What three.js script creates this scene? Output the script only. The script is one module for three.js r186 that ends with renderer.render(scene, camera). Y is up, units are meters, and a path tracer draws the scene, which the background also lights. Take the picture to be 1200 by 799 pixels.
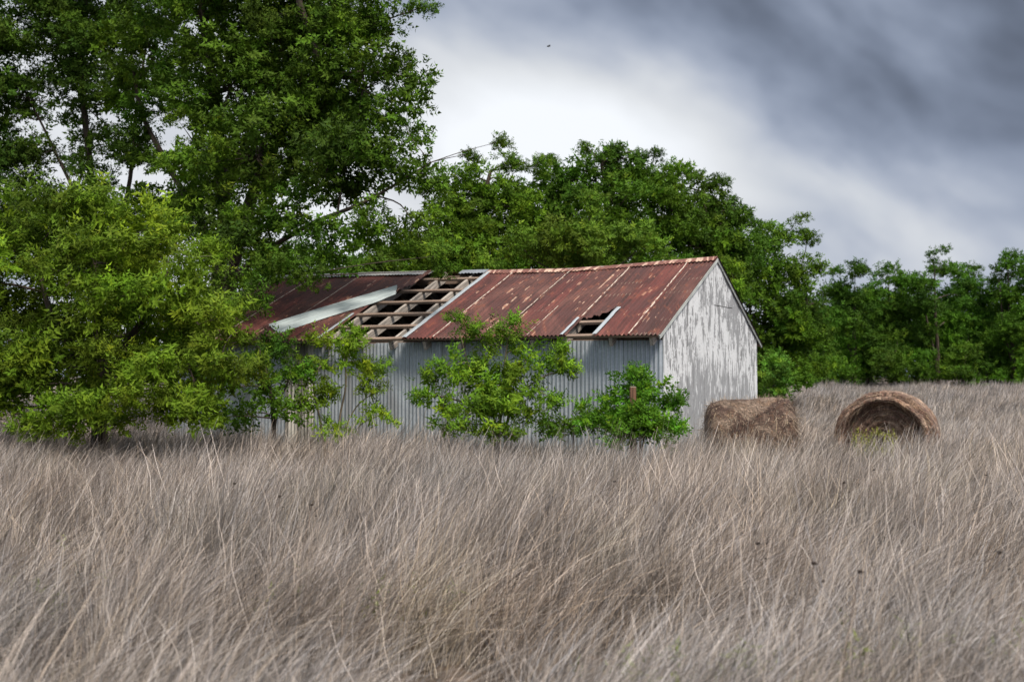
import * as THREE from 'three';
import { mergeGeometries } from 'three/addons/utils/BufferGeometryUtils.js';
import { ImprovedNoise } from 'three/addons/math/ImprovedNoise.js';

// ---------- camera, sky, sun, exposure ----------
const EXPOSURE = 2.75;
const scene = new THREE.Scene();
const camera = new THREE.PerspectiveCamera(32.3, 1024 / 681, 0.1, 2000);
camera.position.set(0, 1.6, 0);
camera.rotation.x = Math.atan(40.5 / 1380);
camera.focus = 13; camera.userData.fStop = 2.4;
const renderer = new THREE.WebGLRenderer();
renderer.toneMapping = THREE.LinearToneMapping;
renderer.toneMappingExposure = EXPOSURE;
renderer.shadowMap.enabled = true;

const sun = new THREE.DirectionalLight(0xfff3e4, 1.5);
const SUN_DIR = new THREE.Vector3(0.27, 0.8, 0.5).normalize();
sun.position.copy(SUN_DIR).multiplyScalar(80).add(new THREE.Vector3(0, 0, -25));
sun.target.position.set(0, 0, -25);
sun.castShadow = true; sun.shadow.radius = 24;
Object.assign(sun.shadow.camera, { left: -50, right: 50, top: 50, bottom: -50, near: 1, far: 220 });
sun.shadow.mapSize.set(4096, 4096);
scene.add(sun, sun.target);

// ---------- random numbers and noise ----------
function rng(seed) { let a = seed >>> 0; return () => { a = (a + 0x6D2B79F5) | 0; let t = Math.imul(a ^ (a >>> 15), 1 | a); t = (t + Math.imul(t ^ (t >>> 7), 61 | t)) ^ t; return ((t ^ (t >>> 14)) >>> 0) / 4294967296; }; }
const IN = new ImprovedNoise();
const N3 = (x, y, z) => IN.noise(x, y, z);
function fbm(x, y, z, o = 4) { let s = 0, a = 0.5; for (let i = 0; i < o; i++) { s += a * IN.noise(x, y, z); x = x * 2.03 + 7.1; y = y * 2.03 + 3.7; z = z * 2.03 + 1.3; a *= 0.5; } return s; }
const sm = (a, b, x) => { const t = Math.min(1, Math.max(0, (x - a) / (b - a))); return t * t * (3 - 2 * t); };
const mix = (a, b, t) => a + (b - a) * t;
const lin = (v) => { v /= 255; return v <= 0.04045 ? v / 12.92 : ((v + 0.055) / 1.055) ** 2.4; };
const F = 1380, PITCH = Math.atan(40.5 / F);
// a point of the place, given as bearing and height marks (in 1/1380 of the distance) and its distance
function at(px, py, d) {
  const x = (px - 600) / F, y = -(py - 399.5) / F;
  const ry = y * Math.cos(PITCH) + Math.sin(PITCH), rz = y * Math.sin(PITCH) - Math.cos(PITCH);
  const k = d / -rz; return new THREE.Vector3(x * k, 1.6 + ry * k, -d);
}

// ---------- sky: grey cloud with a bright break ----------
{
  const W = 2048, H = 1024, data = new Float32Array(W * H * 4);
  // cloud thickness marks: [bearing mark, height mark, grey level]
  const marks = [[540, 20, 172], [620, 20, 160], [540, 70, 205], [540, 110, 235], [600, 110, 240], [640, 70, 178], [690, 95, 226], [630, 140, 262], [580, 170, 256], [700, 130, 258], [700, 170, 258], [640, 185, 258], [825, 190, 244], [690, 55, 158], [760, 20, 132], [790, 75, 165], [835, 130, 205], [740, 100, 226], [785, 125, 228], [770, 160, 257], [800, 205, 250], [900, 30, 122], [880, 95, 138], [905, 165, 172], [1000, 15, 158], [1090, 50, 146], [1180, 40, 118], [1200, 120, 110], [1050, 170, 118], [960, 150, 120], [1130, 205, 144], [1060, 210, 150], [1130, 165, 118], [865, 185, 218], [900, 225, 208], [990, 255, 202], [1075, 246, 234], [1040, 250, 222], [1140, 246, 206], [1190, 235, 150], [1000, 300, 184], [1180, 285, 176], [440, 60, 205], [300, 120, 222], [120, 120, 222], [20, 180, 230], [180, 250, 232], [430, 260, 238], [700, 260, 250], [860, 290, 216], [120, 10, 190], [200, 400, 225], [700, 400, 215], [1100, 400, 180]]
    .map(([x, y, v]) => [(x - 600) / F, (440 - y) / F, lin(v)]);
  for (let j = 0; j < H; j++) {
    const el = ((j + 0.5) / H - 0.5) * Math.PI, y = Math.sin(el), c = Math.cos(el);
    for (let i = 0; i < W; i++) {
      const az = ((i + 0.5) / W - 0.5) * 2 * Math.PI, x = Math.cos(az) * c, z = Math.sin(az) * c;
      const a = x * 0.87 - y * 0.5, b = x * 0.5 + y * 0.87;
      const wx = fbm(x * 3 + 5, y * 3, z * 3, 3) * 0.1;
      const n = fbm((a + wx) * 4 + 11, (b + wx) * 10 + 4, z * 4 + 2, 5), nf = fbm((a + wx) * 13 + 3, (b + wx * 0.6) * 30, z * 12, 5);
      let L = (0.33 + 0.3 * Math.max(0, y) + 0.85 * Math.max(0, y) ** 2) * (1 + 1.1 * fbm(x * 1.9 + 2, y * 2.6 + 8, z * 1.9 + 5, 3));
      if (z < -0.1 && y > -0.15) {
        const u = x / -z, v = y / Math.hypot(x, z) , sx = 0.05;
        let ws = 0.02, s = 0.02 * L;
        for (const [mu, mv, ml] of marks) {
          const du = u - mu, dv = v - mv, p = du * 0.9 - dv * 0.44, q = du * 0.44 + dv * 0.9;
          const w = Math.exp(-(p * p / (sx * sx * 1.6) + q * q / (sx * sx * 0.45)));
          ws += w; s += w * ml;
        }
        const t = sm(-0.1, -0.5, z); L = mix(L, s / ws, t);
      }
      const dark = 1 - sm(0.35, 0.85, L);
      L *= 1 + n * (0.26 + 0.1 * dark) + nf * (0.12 + 0.48 * dark);
      L = Math.max(0.1, Math.min(mix(0.97, 1.5, sm(0.35, 0.7, y)), L));
      const k = sm(0.16, 0.8, L), o = (j * W + i) * 4;
      data[o] = L * mix(0.82, 0.965, k) / EXPOSURE; data[o + 1] = L * mix(0.985, 1, k) / EXPOSURE; data[o + 2] = L * mix(1.34, 1.05, k) / EXPOSURE; data[o + 3] = 1;
    }
  }
  const sky = new THREE.DataTexture(data, W, H, THREE.RGBAFormat, THREE.FloatType);
  sky.mapping = THREE.EquirectangularReflectionMapping; sky.magFilter = sky.minFilter = THREE.LinearFilter; sky.needsUpdate = true;
  scene.background = sky; scene.environment = sky;
}

// ---------- helpers ----------
const taken = {};
function numbered(n) { const k = taken[n] = (taken[n] ?? -1) + 1; return k ? n + '_' + String(k).padStart(3, '0') : n; }
function tag(o, label, category, group, kind) { o.userData.label = label; if (category) o.userData.category = category; if (group) o.userData.group = group; if (kind) o.userData.kind = kind; return o; }
function thing(name, label, category, pos = [0, 0, 0], group) { const o = new THREE.Group(); o.name = numbered(name); o.position.set(...pos); tag(o, label, category, group); scene.add(o); return o; }
function part(name, geo, mat, parent) { const m = new THREE.Mesh(geo, mat); m.name = name; parent.add(m); return m; }
function tex(w, h, fn, srgb = true) {
  const d = new Uint8Array(w * h * 4);
  for (let j = 0; j < h; j++) for (let i = 0; i < w; i++) { const c = fn(i / w, j / h), o = (j * w + i) * 4; d[o] = Math.max(0, Math.min(255, c[0])); d[o + 1] = Math.max(0, Math.min(255, c[1])); d[o + 2] = Math.max(0, Math.min(255, c[2])); d[o + 3] = 255; }
  const t = new THREE.DataTexture(d, w, h); t.magFilter = t.minFilter = THREE.LinearFilter; t.wrapS = t.wrapT = THREE.RepeatWrapping; if (srgb) t.colorSpace = THREE.SRGBColorSpace; t.needsUpdate = true; return t;
}
// noise that repeats over the unit square
function tile(u, v, fu, fv, seed, o = 4) { let s = 0, a = 0.5; for (let i = 0; i < o; i++) { const A = u * 2 * Math.PI, B = v * 2 * Math.PI, ru = fu / 6.283, rv = fv / 6.283; s += a * (N3(Math.cos(A) * ru + seed, Math.sin(A) * ru + Math.cos(B) * rv, Math.sin(B) * rv + seed * 1.7)); fu *= 2; fv *= 2; a *= 0.5; seed += 5.3; } return s; }
function geoFrom(pos, idx, uv, col) { const g = new THREE.BufferGeometry(); g.setAttribute('position', new THREE.Float32BufferAttribute(pos, 3)); if (uv) g.setAttribute('uv', new THREE.Float32BufferAttribute(uv, 2)); if (col) g.setAttribute('color', new THREE.Float32BufferAttribute(col, 3)); if (idx) g.setIndex(idx); g.computeVertexNormals(); return g; }

const terrain = (x, z) => 0.42 * sm(22, 62, -z) + 0.05 * N3(x * 0.12, 1.5, z * 0.12) + 0.03 * N3(x * 0.4, 4.2, z * 0.4);

// ---------- ground ----------
{
  const xs = [], zs = [];
  for (let i = -40; i <= 40; i++) xs.push(Math.sign(i) * (Math.abs(i) * 0.5 + Math.max(0, Math.abs(i) - 16) ** 2.35 * 0.32));
  for (let i = 0; i <= 80; i++) zs.push(30 - i * 0.75 - Math.max(0, i - 50) ** 2.3 * 0.42);
  const pos = [], uv = [], idx = [];
  for (const z of zs) for (const x of xs) { pos.push(x, terrain(x, z), z); uv.push(x / 4, z / 4); }
  const n = xs.length;
  for (let j = 0; j < zs.length - 1; j++) for (let i = 0; i < n - 1; i++) { const a = j * n + i; idx.push(a, a + 1, a + n, a + 1, a + n + 1, a + n); }
  const map = tex(512, 512, (u, v) => { const a = tile(u, v, 40, 40, 3, 3), b = tile(u, v, 6, 6, 9, 4), k = 1 + a * 0.9 + b * 0.4; return [74 * k, 63 * k, 53 * k]; });
  const g = part('ground', geoFrom(pos, idx, uv), new THREE.MeshStandardMaterial({ map, roughness: 1 }), scene);
  tag(g, 'dry brown field floor of matted dead grass under the standing straw', 'ground', null, 'structure');
}

// ---------- barn ----------
const TH = THREE.MathUtils.degToRad(25.25);
const BARN = new THREE.Vector3(2.233, 0, -17.226), L = 9.3, WID = 5.7, OH = 0.25, EAVE = 2.207, RISE = 1.38, SL = 3.393;
{
  const barn = thing('barn', 'old corrugated metal barn with rusted broken roof and peeling white gable end', 'barn', [BARN.x, 0, BARN.z]);
  barn.rotation.y = -TH;
  const r = rng(77);
  const PITCHW = 0.068;
  const rustTex = (seed, redder) => tex(1024, 1024, (u, v) => {   // 4 m square, streaks run down the slope (v)
    const st = tile(u, v, 60, 3, seed, 4), bl = tile(u, v, 9, 5, seed + 3, 4), fine = tile(u, v, 160, 90, seed + 7, 2), z = tile(u, v, 110, 3, seed + 13, 3), z2 = tile(u, v, 30, 16, seed + 21, 3);
    const k = 1 + st * 0.55 + bl * 0.55 + fine * 0.3;
    let c = [(80 + redder * 7) * k, (47 + bl * 15 - redder * 3) * k, (42 + bl * 12 - redder * 3) * k];
    const pu = sm(0.12, 0.3, -bl); c = [mix(c[0], 84, pu * 0.5), mix(c[1], 54, pu * 0.5), mix(c[2], 52, pu * 0.5)];
    const bare = sm(0.27, 0.32, z * 0.85 + z2 * 0.5 + fine * 0.1);        // scraps of zinc and old paint left between the rust
    c = [mix(c[0], 198, bare * 0.8), mix(c[1], 170, bare * 0.8), mix(c[2], 148, bare * 0.8)];
    const or = sm(0.16, 0.26, z2) * 0.45; return [mix(c[0], 122, or), mix(c[1], 68, or), mix(c[2], 48, or)];
  });
  const rustMats = [rustTex(2, 0), rustTex(31, 1)].map((map) => new THREE.MeshStandardMaterial({ map, roughness: 0.78, metalness: 0.08, side: THREE.DoubleSide }));
  const galvTex = tex(1024, 1024, (u, v) => {
    const st = tile(u, v, 18, 1.5, 5, 3), bl = tile(u, v, 5, 5, 8, 4), fine = tile(u, v, 140, 140, 4, 2), d = sm(0.14, 0.34, tile(u, v, 7, 2, 44, 4) + bl * 0.3);
    const k = 1 + st * 0.18 + bl * 0.18 + fine * 0.12; return [mix(178 * k, 132, d * 0.45), mix(187 * k, 132, d * 0.45), mix(195 * k, 132, d * 0.45)];
  });
  const galv = new THREE.MeshStandardMaterial({ map: galvTex, roughness: 0.42, metalness: 0.45, side: THREE.DoubleSide });
  const galvPale = new THREE.MeshStandardMaterial({ map: galvTex, color: new THREE.Color().setRGB(0.8, 0.8, 0.79), roughness: 0.6, metalness: 0.1, side: THREE.DoubleSide });
  const lapMat = new THREE.MeshStandardMaterial({ map: tex(256, 512, (u, v) => { const n = tile(u, v, 6, 30, 17, 4), k = sm(-0.22, 0.02, n); return [mix(105, 196, k), mix(64, 182, k), mix(52, 168, k)]; }), roughness: 0.7, side: THREE.DoubleSide });
  const woodTex = (base, seed) => tex(512, 512, (u, v) => { const g = tile(u, v, 90, 3, seed, 4), b = tile(u, v, 4, 4, seed + 2, 3), k = 1 + g * 0.75 + b * 0.35; return base.map((c) => c * k); });
  const greyWood = new THREE.MeshStandardMaterial({ map: woodTex([168, 160, 152], 12), roughness: 0.9 });
  const brownWood = new THREE.MeshStandardMaterial({ map: woodTex([128, 110, 97], 22), roughness: 0.9 });

  const sag = (t) => { const p = [[0, 0], [0.8, 0.03], [1.8, 0.075], [2.8, 0.095], [4, 0.07], [5.5, 0.045], [7, 0.02], [9.5, 0]]; for (let i = 1; i < p.length; i++) if (t <= p[i][0]) return mix(p[i - 1][1], p[i][1], (t - p[i - 1][0]) / (p[i][0] - p[i - 1][0])); return 0; };
  const nUp = 3.1 / SL, nOut = RISE / SL;
  // (t along the ridge from the gable, s up the slope, h above the roof plane) -> barn space; side 1 = front, -1 = rear
  const roofP = (t, s, h, side = 1) => { const z0 = OH - s * nUp + h * nOut, y = EAVE + s * nOut + h * nUp - sag(t) * Math.max(0, s) / SL; return [-t + 0.025, y, side > 0 ? z0 : -WID - z0]; };
  function roofSheet(t0, t1, s0, s1, h, side, u0, curl) {   // s0, s1 may be functions of t
    const f0 = typeof s0 === 'function' ? s0 : () => s0, f1 = typeof s1 === 'function' ? s1 : () => s1;
    const n = Math.max(8, Math.round((t1 - t0) / PITCHW * 8)), m = 10, pos = [], uv = [], idx = [], ph = r() * 6, w1 = (r() - 0.5) * 0.008;
    for (let i = 0; i <= n; i++) {
      const t = mix(t0, t1, i / n);
      for (let j = 0; j <= m; j++) {
        const s = mix(f0(t), f1(t), j / m);
        const hh = h + 0.013 * Math.cos(t / PITCHW * 2 * Math.PI) + w1 * Math.sin(s * 2.1 + ph) + 0.004 * N3(t * 2, s * 1.3, ph) + (curl ? curl(t, s) : 0);
        pos.push(...roofP(t, s, hh, side)); uv.push((t + u0) / 4, (s + u0 * 0.37) / 4);
      }
    }
    for (let i = 0; i < n; i++) for (let j = 0; j < m; j++) { const a = i * (m + 1) + j; idx.push(a, a + m + 1, a + 1, a + 1, a + m + 1, a + m + 2); }
    return geoFrom(pos, idx, uv);
  }
  const strip = (t0, t1, s0, s1, h, side = 1) => {
    const pos = [], uv = [], idx = [], m = 24, n = 3;
    for (let j = 0; j <= m; j++) for (let i = 0; i <= n; i++) { const s = mix(s0, s1, j / m), wob = 0.012 * N3(s * 5, t0 * 9, 2.5), t = mix(t0, t1, i / n) + wob * (i === 0 || i === n ? 1 : 0.6); pos.push(...roofP(t, s, h + 0.006 * Math.sin(i / n * Math.PI), side)); uv.push(i / n * 0.3 + t0, s / 3); }
    for (let j = 0; j < m; j++) for (let i = 0; i < n; i++) { const a = j * (n + 1) + i; idx.push(a, a + 1, a + n + 1, a + 1, a + n + 2, a + n + 1); }
    return geoFrom(pos, idx, uv);
  };
  const seams = [-0.01, 0.48, 0.98, 1.51, 2.12, 2.64, 3.2, 3.75, 4.28];
  const tornTop = (t) => 0.72 + 0.05 * Math.sin(t * 31) + 0.38 * sm(1.22, 1.02, t) + 0.03 * N3(t * 20, 1, 2);
  for (let i = 0; i < 8; i++) {
    const a = seams[i] - (i ? 0.035 : 0), b = seams[i + 1] + 0.035, torn = i === 2;
    const sh = part('roof_sheet', roofSheet(a, b, torn ? tornTop : -0.035 + (r() - 0.5) * 0.025, SL - 0.01, i % 2 ? 0.007 : 0, 1, r() * 4, torn ? (t, s) => 0.05 * sm(1.15, 0.72, s) * sm(1.5, 1.05, t) : null), rustMats[i % 3 === 1 ? 1 : 0], barn);
    if (torn) sh.userData.label = 'rusted roof sheet torn off short above the eave';
    const lapW = { 0: 0.024, 2: 0.022, 4: 0.014, 6: 0.02, 3: 0.01 }[i];
    if (lapW) part('lap_edge', strip(b - 0.05, b - 0.05 + lapW, torn ? 0.73 : i === 4 ? 0.9 : -0.03, i === 3 ? 1.3 : SL - 0.03, 0.022), lapMat, sh);
  }
  // bare zinc where a lap used to cover it
  part('bare_lap', strip(0.98, 1.05, -0.03, 1.12, 0.022), galvPale, barn);
  part('bare_lap', strip(1.52, 1.57, -0.03, 0.71, 0.022), galvPale, barn);
  part('bare_lap', strip(4.22, 4.31, -0.04, SL - 0.1, 0.024), galvPale, barn);
  part('bare_lap', strip(5.9, 5.96, -0.04, 1.15, 0.024), galvPale, barn);
  // roof left of the hole
  const ls = [5.92, 6.47, 7.0, 7.54, 8.1, 8.65, 9.25];
  const ragged = (t) => 0.03 * N3(t * 16, 3, 1);
  part('roof_sheet', roofSheet(5.48, 6.0, (t) => 1.95 + 0.55 * sm(5.9, 5.5, t) + ragged(t), SL - 0.02, 0.004, 1, 1.3, (t, s) => 0.05 * sm(5.75, 5.48, t)), rustMats[0], barn);
  for (let i = 0; i < 6; i++) {
    const sh = part('roof_sheet', roofSheet(ls[i] - 0.035, ls[i + 1] + 0.035, -0.03 + (r() - 0.5) * 0.03, SL - 0.02, i % 2 ? 0.007 : 0, 1, r() * 4, null), rustMats[i % 2], barn);
    if (i % 2) part('lap_edge', strip(ls[i + 1] - 0.005, ls[i + 1] + 0.015, 0, SL - 0.05, 0.021), lapMat, sh);
  }
  // rear slope
  for (let i = 0; i < 17; i++) { const a = i * 0.547; part('roof_sheet', roofSheet(a - 0.03, Math.min(a + 0.58, L + 0.03), -0.03, SL - 0.01, i % 2 ? 0.007 : 0, -1, r() * 4, null), rustMats[i % 2], barn); }
  // loose zinc sheet lying across the rust
  {
    const p0 = [7.36, 0.62], p1 = [6.9, 0.25], p2 = [5.82, 2.58], p3 = [5.56, 2.06], n = 64, m = 14, pos = [], uv = [], idx = [];
    for (let i = 0; i <= n; i++) for (let j = 0; j <= m; j++) {
      const a = i / n, b = j / m, t = mix(mix(p0[0], p1[0], a), mix(p2[0], p3[0], a), b) + 0.015 * N3(a * 9, b > 0.9 ? 3 : 0, 7), s = mix(mix(p0[1], p1[1], a), mix(p2[1], p3[1], a), b);
      const h = 0.03 + 0.017 * Math.cos(a * 7.5 * 2 * Math.PI) + 0.035 * sm(0.8, 1, b) * sm(0.3, 1, a) + 0.006 * Math.sin(b * 5);
      pos.push(...roofP(t, s, h)); uv.push(a * 0.15, b * 0.6);
    }
    for (let i = 0; i < n; i++) for (let j = 0; j < m; j++) { const q = i * (m + 1) + j; idx.push(q, q + m + 1, q + 1, q + 1, q + m + 1, q + m + 2); }
    const sheet = part('loose_roof_sheet', geoFrom(pos, idx, uv), new THREE.MeshStandardMaterial({ map: tex(256, 256, (u, v) => { const n = tile(u, v, 20, 4, 33, 4), k = 1 + n * 0.22; return [160 * k, 173 * k, 176 * k]; }), roughness: 0.55, metalness: 0.1, side: THREE.DoubleSide }), scene);
    sheet.position.copy(barn.position); sheet.rotation.copy(barn.rotation);
    tag(sheet, 'loose pale zinc roofing sheet lying askew across the rusted roof', 'roofing sheet');
  }
  // frame
  const box = (w, h, d) => { const g = new THREE.BoxGeometry(w, h, d, 1, 1, 1), u = g.attributes.uv, long = Math.max(w, h, d), o = r(); for (let i = 0; i < u.count; i++) u.setXY(i, u.getX(i) * 0.12 + o, u.getY(i) * long / 2 + o); return g; };
  const slopeAng = Math.atan2(RISE, 3.1);
  for (let i = 0; i < 15; i++) {
    const t = 0.16 + i * 0.632 + (i === 2 ? 0.15 : 0);
    for (const side of [1, -1]) {
      const len = SL + 0.02, g = box(0.05, 0.14, len), m = part('rafter', g, greyWood, barn);
      // texture runs along the rafter
      const c = roofP(t, SL / 2 + 0.02, -0.125 + (r() - 0.5) * 0.012, side); m.position.set(c[0], c[1] + 0.01, c[2]); m.rotation.x = side * slopeAng; m.rotation.y = (r() - 0.5) * 0.012;
    }
  }
  for (const s of [0.03, 0.6, 1.2, 1.81, 2.41, 3.05]) for (const side of [1, -1]) {
    const sec = 8, pos = [], uv = [], idx = [], W2 = 0.045, H2 = 0.02, n = 24;
    for (let i = 0; i <= n; i++) { const t = mix(0.02, L - 0.05, i / n), c = [[-W2, -H2], [W2, -H2], [W2, H2], [-W2, H2]]; const wob = 0.012 * N3(t * 1.7, s * 4, side); for (const [a, b] of c) { pos.push(...roofP(t, s + a + wob, -0.032 + b, side)); uv.push((a + b) * 3 + s, t / 2); } }
    for (let i = 0; i < n; i++) for (let k = 0; k < 4; k++) { const a = i * 4 + k, b = i * 4 + (k + 1) % 4; idx.push(a, b, a + 4, b, b + 4, a + 4); }
    idx.push(0, 2, 1, 0, 3, 2, n * 4, n * 4 + 1, n * 4 + 2, n * 4, n * 4 + 2, n * 4 + 3);
    part('purlin', geoFrom(pos, idx, uv).toNonIndexed(), brownWood, barn).geometry.computeVertexNormals();
  }
  { const g = box(L - 0.1, 0.15, 0.04), m = part('ridge_board', g, brownWood, barn); m.position.set(-L / 2, EAVE + RISE - 0.2, -WID / 2); }
  { for (const z of [-0.06, -WID + 0.06]) { const m = part('wall_plate', box(L - 0.1, 0.09, 0.09), brownWood, barn); m.position.set(-L / 2, 2.1, z); } }
  // ridge caps
  const cap = (t0, t1, mat, lift, label) => {
    const pos = [], uv = [], idx = [], n = Math.round((t1 - t0) / 0.019), prof = [[-0.2, 0.03], [-0.1, 0.028], [0, 0.036], [0.1, 0.028], [0.2, 0.03]];
    for (let i = 0; i <= n; i++) { const t = mix(t0, t1, i / n); prof.forEach(([q], k) => { const s = SL - Math.abs(q), e = Math.abs(q) > 0.15 ? 0.008 * Math.cos(t / PITCHW * 6.283) + 0.01 * N3(t * 4, q * 9, 3) : 0, p = roofP(t, s + (Math.abs(q) > 0.15 ? 0.02 * N3(t * 7, q, 8) : 0), 0.024 + lift + e, q < 0 ? 1 : -1); if (q === 0) p[2] = -WID / 2; pos.push(...p); uv.push(t / 4, q * 0.25 + 0.3); }); }
    for (let i = 0; i < n; i++) for (let k = 0; k < 4; k++) { const a = i * 5 + k; idx.push(a, a + 5, a + 1, a + 1, a + 5, a + 6); }
    const m = part('ridge_cap', geoFrom(pos, idx, uv), mat, barn); if (label) m.userData.label = label;
  };
  const capMat = new THREE.MeshStandardMaterial({ map: tex(1024, 256, (u, v) => { const n = tile(u, v, 40, 8, 41, 4), b = tile(u, v, 8, 3, 47, 3), k = sm(-0.1, 0.16, n + b * 0.6), e = 1 + tile(u, v, 150, 40, 51, 2) * 0.4; return [mix(112, 186, k) * e, mix(70, 156, k) * e, mix(60, 138, k) * e]; }), roughness: 0.8, side: THREE.DoubleSide });
  cap(0, 1.9, capMat, 0.004); cap(1.84, 4.36, capMat, 0, null);
  cap(4.3, 4.85, new THREE.MeshStandardMaterial({ map: galvTex, color: new THREE.Color().setRGB(0.45, 0.45, 0.47), roughness: 0.7, side: THREE.DoubleSide }), 0.012, 'dark grey ridge cap piece bridging the hole');
  cap(5.45, L, new THREE.MeshStandardMaterial({ map: galvTex, color: new THREE.Color().setRGB(0.8, 0.72, 0.66), roughness: 0.7, side: THREE.DoubleSide }), 0.012, 'grey weathered ridge cap');

  // corrugated walls
  function wallSheet(x0, x1, y0, y1, h, u0) {
    const n = Math.round(Math.abs(x1 - x0) / PITCHW * 8), m = 6, pos = [], uv = [], idx = [], ph = r() * 9;
    for (let i = 0; i <= n; i++) { const x = mix(x0, x1, i / n); for (let j = 0; j <= m; j++) { const y = mix(y0, y1, j / m); pos.push(x, y, h + 0.0145 * Math.cos(x / PITCHW * 6.283) + 0.006 * N3(x * 1.5, y, ph)); uv.push((x + u0) / 4, (y + u0 * 0.4) / 4); } }
    for (let i = 0; i < n; i++) for (let j = 0; j < m; j++) { const a = i * (m + 1) + j; idx.push(a, a + m + 1, a + 1, a + 1, a + m + 1, a + m + 2); }
    return geoFrom(pos, idx, uv);
  }
  const whitish = new THREE.MeshStandardMaterial({ map: tex(512, 512, (u, v) => { const n = tile(u, v, 34, 2, 61, 4), k = sm(-0.05, 0.12, n); return [mix(120, 196, k), mix(118, 194, k), mix(112, 186, k)]; }), roughness: 0.75, side: THREE.DoubleSide });
  let k = 0;
  for (let x = -0.02; x > -L; x -= 0.61, k++) {
    const pale = k === 10, m = part('wall_sheet', wallSheet(x - 0.65 < -L ? -L : x - 0.65, x, 0.02, 2.13 + (r() - 0.5) * 0.02, (k % 2 ? 0.006 : 0) + 0.012, r() * 4), pale ? whitish : galv, barn);
    if (pale) m.userData.label = 'paler streaked wall sheet'; else if (k === 2) m.userData.label = 'wall sheet under the small roof hole';
  }
  k = 0; for (let x = -0.02; x > -L; x -= 0.61, k++) { const m = part('wall_sheet', wallSheet(Math.max(x - 0.65, -L), x, 0.02, 2.13, k % 2 ? 0.006 : 0, r() * 4), galv, barn); m.position.z = -WID; }
  k = 0; for (let z = 0; z < WID - 0.05; z += 0.57, k++) {      // far end
    const top = EAVE + (Math.min(z + 0.3, WID - z - 0.3) + 0.2) * RISE / 3.1 - 0.06;
    const m = part('wall_sheet', wallSheet(0, 0.6, 0.02, top, k % 2 ? 0.006 : 0, r() * 4), galv, barn); m.rotation.y = Math.PI / 2; m.position.set(-L, 0, -z);
  }

  // painted gable boards
  const TW = 6, TH_ = 4;
  const paint = tex(1024, 1024, (u, v) => {
    const z = u * TW, y = v * TH_;     // metres from the front corner, height
    const n = fbm(z * 5.5, y * 1.9, 3, 4), big = fbm(z * 1.3, y * 0.9, 9, 3), fine = fbm(z * 19, y * 5.5, 5, 4), sp = fbm(z * 26, y * 22, 15, 3), grain = fbm(z * 60, y * 1.6, 25, 3);
    const line = 1.8 + 0.32 * fbm(z * 4.5, 0.5, 7, 3) - 0.5 * sm(1.9, 0.3, z) - 0.42 * sm(3.3, 5.2, z) + 0.75 * fbm(z * 11, 3, 4, 2);   // edge where the old paint has peeled away
    const band = Math.exp(-(((y - line - 0.22) / 0.3) ** 2));
    const above = sm(line - 0.03, line + 0.05, y);
    const cover = n * 1.1 + big * 0.4 + fine * 0.95 + sp * 0.35 - 0.02 + band * 0.2 + 0.1 * sm(0.5, 0.05, z) + 0.1 * Math.exp(-(((z - 2.6) / 0.7) ** 2)) - 0.12 * sm(3.3, 4.2, z) * sm(2.0, 2.6, y);
    const up = sm(-0.05, 0.06, cover);
    const low = sm(0.13, 0.24, n * 0.7 + fine * 0.7 + big * 0.5 + 0.2 * sm(0.8, 0.1, z) + 0.14 * sm(3.8, 4.8, z));
    const w = mix(low * 0.85, up, above), g = 1 + grain * 0.2 + sp * 0.16 + fine * 0.12, wh = 1 + sp * 0.1 + big * 0.06;
    return [mix(154 * g, 218 * wh, w), mix(157 * g, 222 * wh, w), mix(161 * g, 226 * wh, w)];
  });
  const paintMat = new THREE.MeshStandardMaterial({ map: paint, roughness: 0.82, bumpMap: paint, bumpScale: 0.0015 });
  function board(z0, z1, y0, top, x, th, lean = 0) {       // upright plank in the gable; z counts back from the corner
    const mid = WID / 2, zs = z0 < mid && z1 > mid ? [z0, mid, z1] : [z0, z1], out = [];
    for (const z of zs) out.push([z, top(z)]);
    const poly = [[z0 + lean, y0], [z1 + lean, y0], ...out.reverse()], pos = [], uv = [], n = poly.length, c = 0.004;
    const P = (q, xx) => { pos.push(xx, q[1], -q[0]); uv.push(q[0] / TW, q[1] / TH_); };
    for (let i = 1; i < n - 1; i++) { P(poly[0], x); P(poly[i], x); P(poly[i + 1], x); P(poly[0], x - th); P(poly[i + 1], x - th); P(poly[i], x - th); }
    for (let i = 0; i < n; i++) { const a = poly[i], b = poly[(i + 1) % n]; P(a, x); P(a, x - th); P(b, x); P(b, x); P(a, x - th); P(b, x - th); }
    return geoFrom(pos, null, uv);
  }
  const roofTop = (z) => EAVE + (Math.min(z, WID - z) + OH) * RISE / 3.1 - 0.035;
  let z = 0.0, bi = 0;
  while (z < WID - 0.12) {
    let w = 0.27 + 0.06 * r(); if (z + w > WID - 0.15) w = WID - z;
    const gap = [0.006, 0.016, 0.01, 0.02, 0.007][bi % 5] + (r() < 0.2 ? 0.008 : 0), x = (r() - 0.5) * 0.014;
    const last = z + w > WID - 0.05, split = z > 2.4 && z < 3.75;
    if (split) {
      const ys = 2.775 + 0.008 * (z - 2.4);
      part('gable_board', board(z, z + w - gap, 0.03, () => ys - 0.006, x, 0.022), paintMat, barn);
      part('gable_board', board(z, z + w - gap, ys + 0.006, roofTop, x + 0.004, 0.022), paintMat, barn);
    } else if (last) part('gable_board', board(z + 0.035, WID, 0.1, roofTop, x, 0.022, 0.05), paintMat, barn).userData.label = 'loose end board leaning off its neighbour';
    else part('gable_board', board(z, z + w - gap, 0.03 + r() * 0.03, roofTop, x, 0.022, z > WID - 0.7 ? -0.04 : (r() - 0.5) * 0.006), paintMat, barn);
    z += w; bi++;
  }
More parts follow.
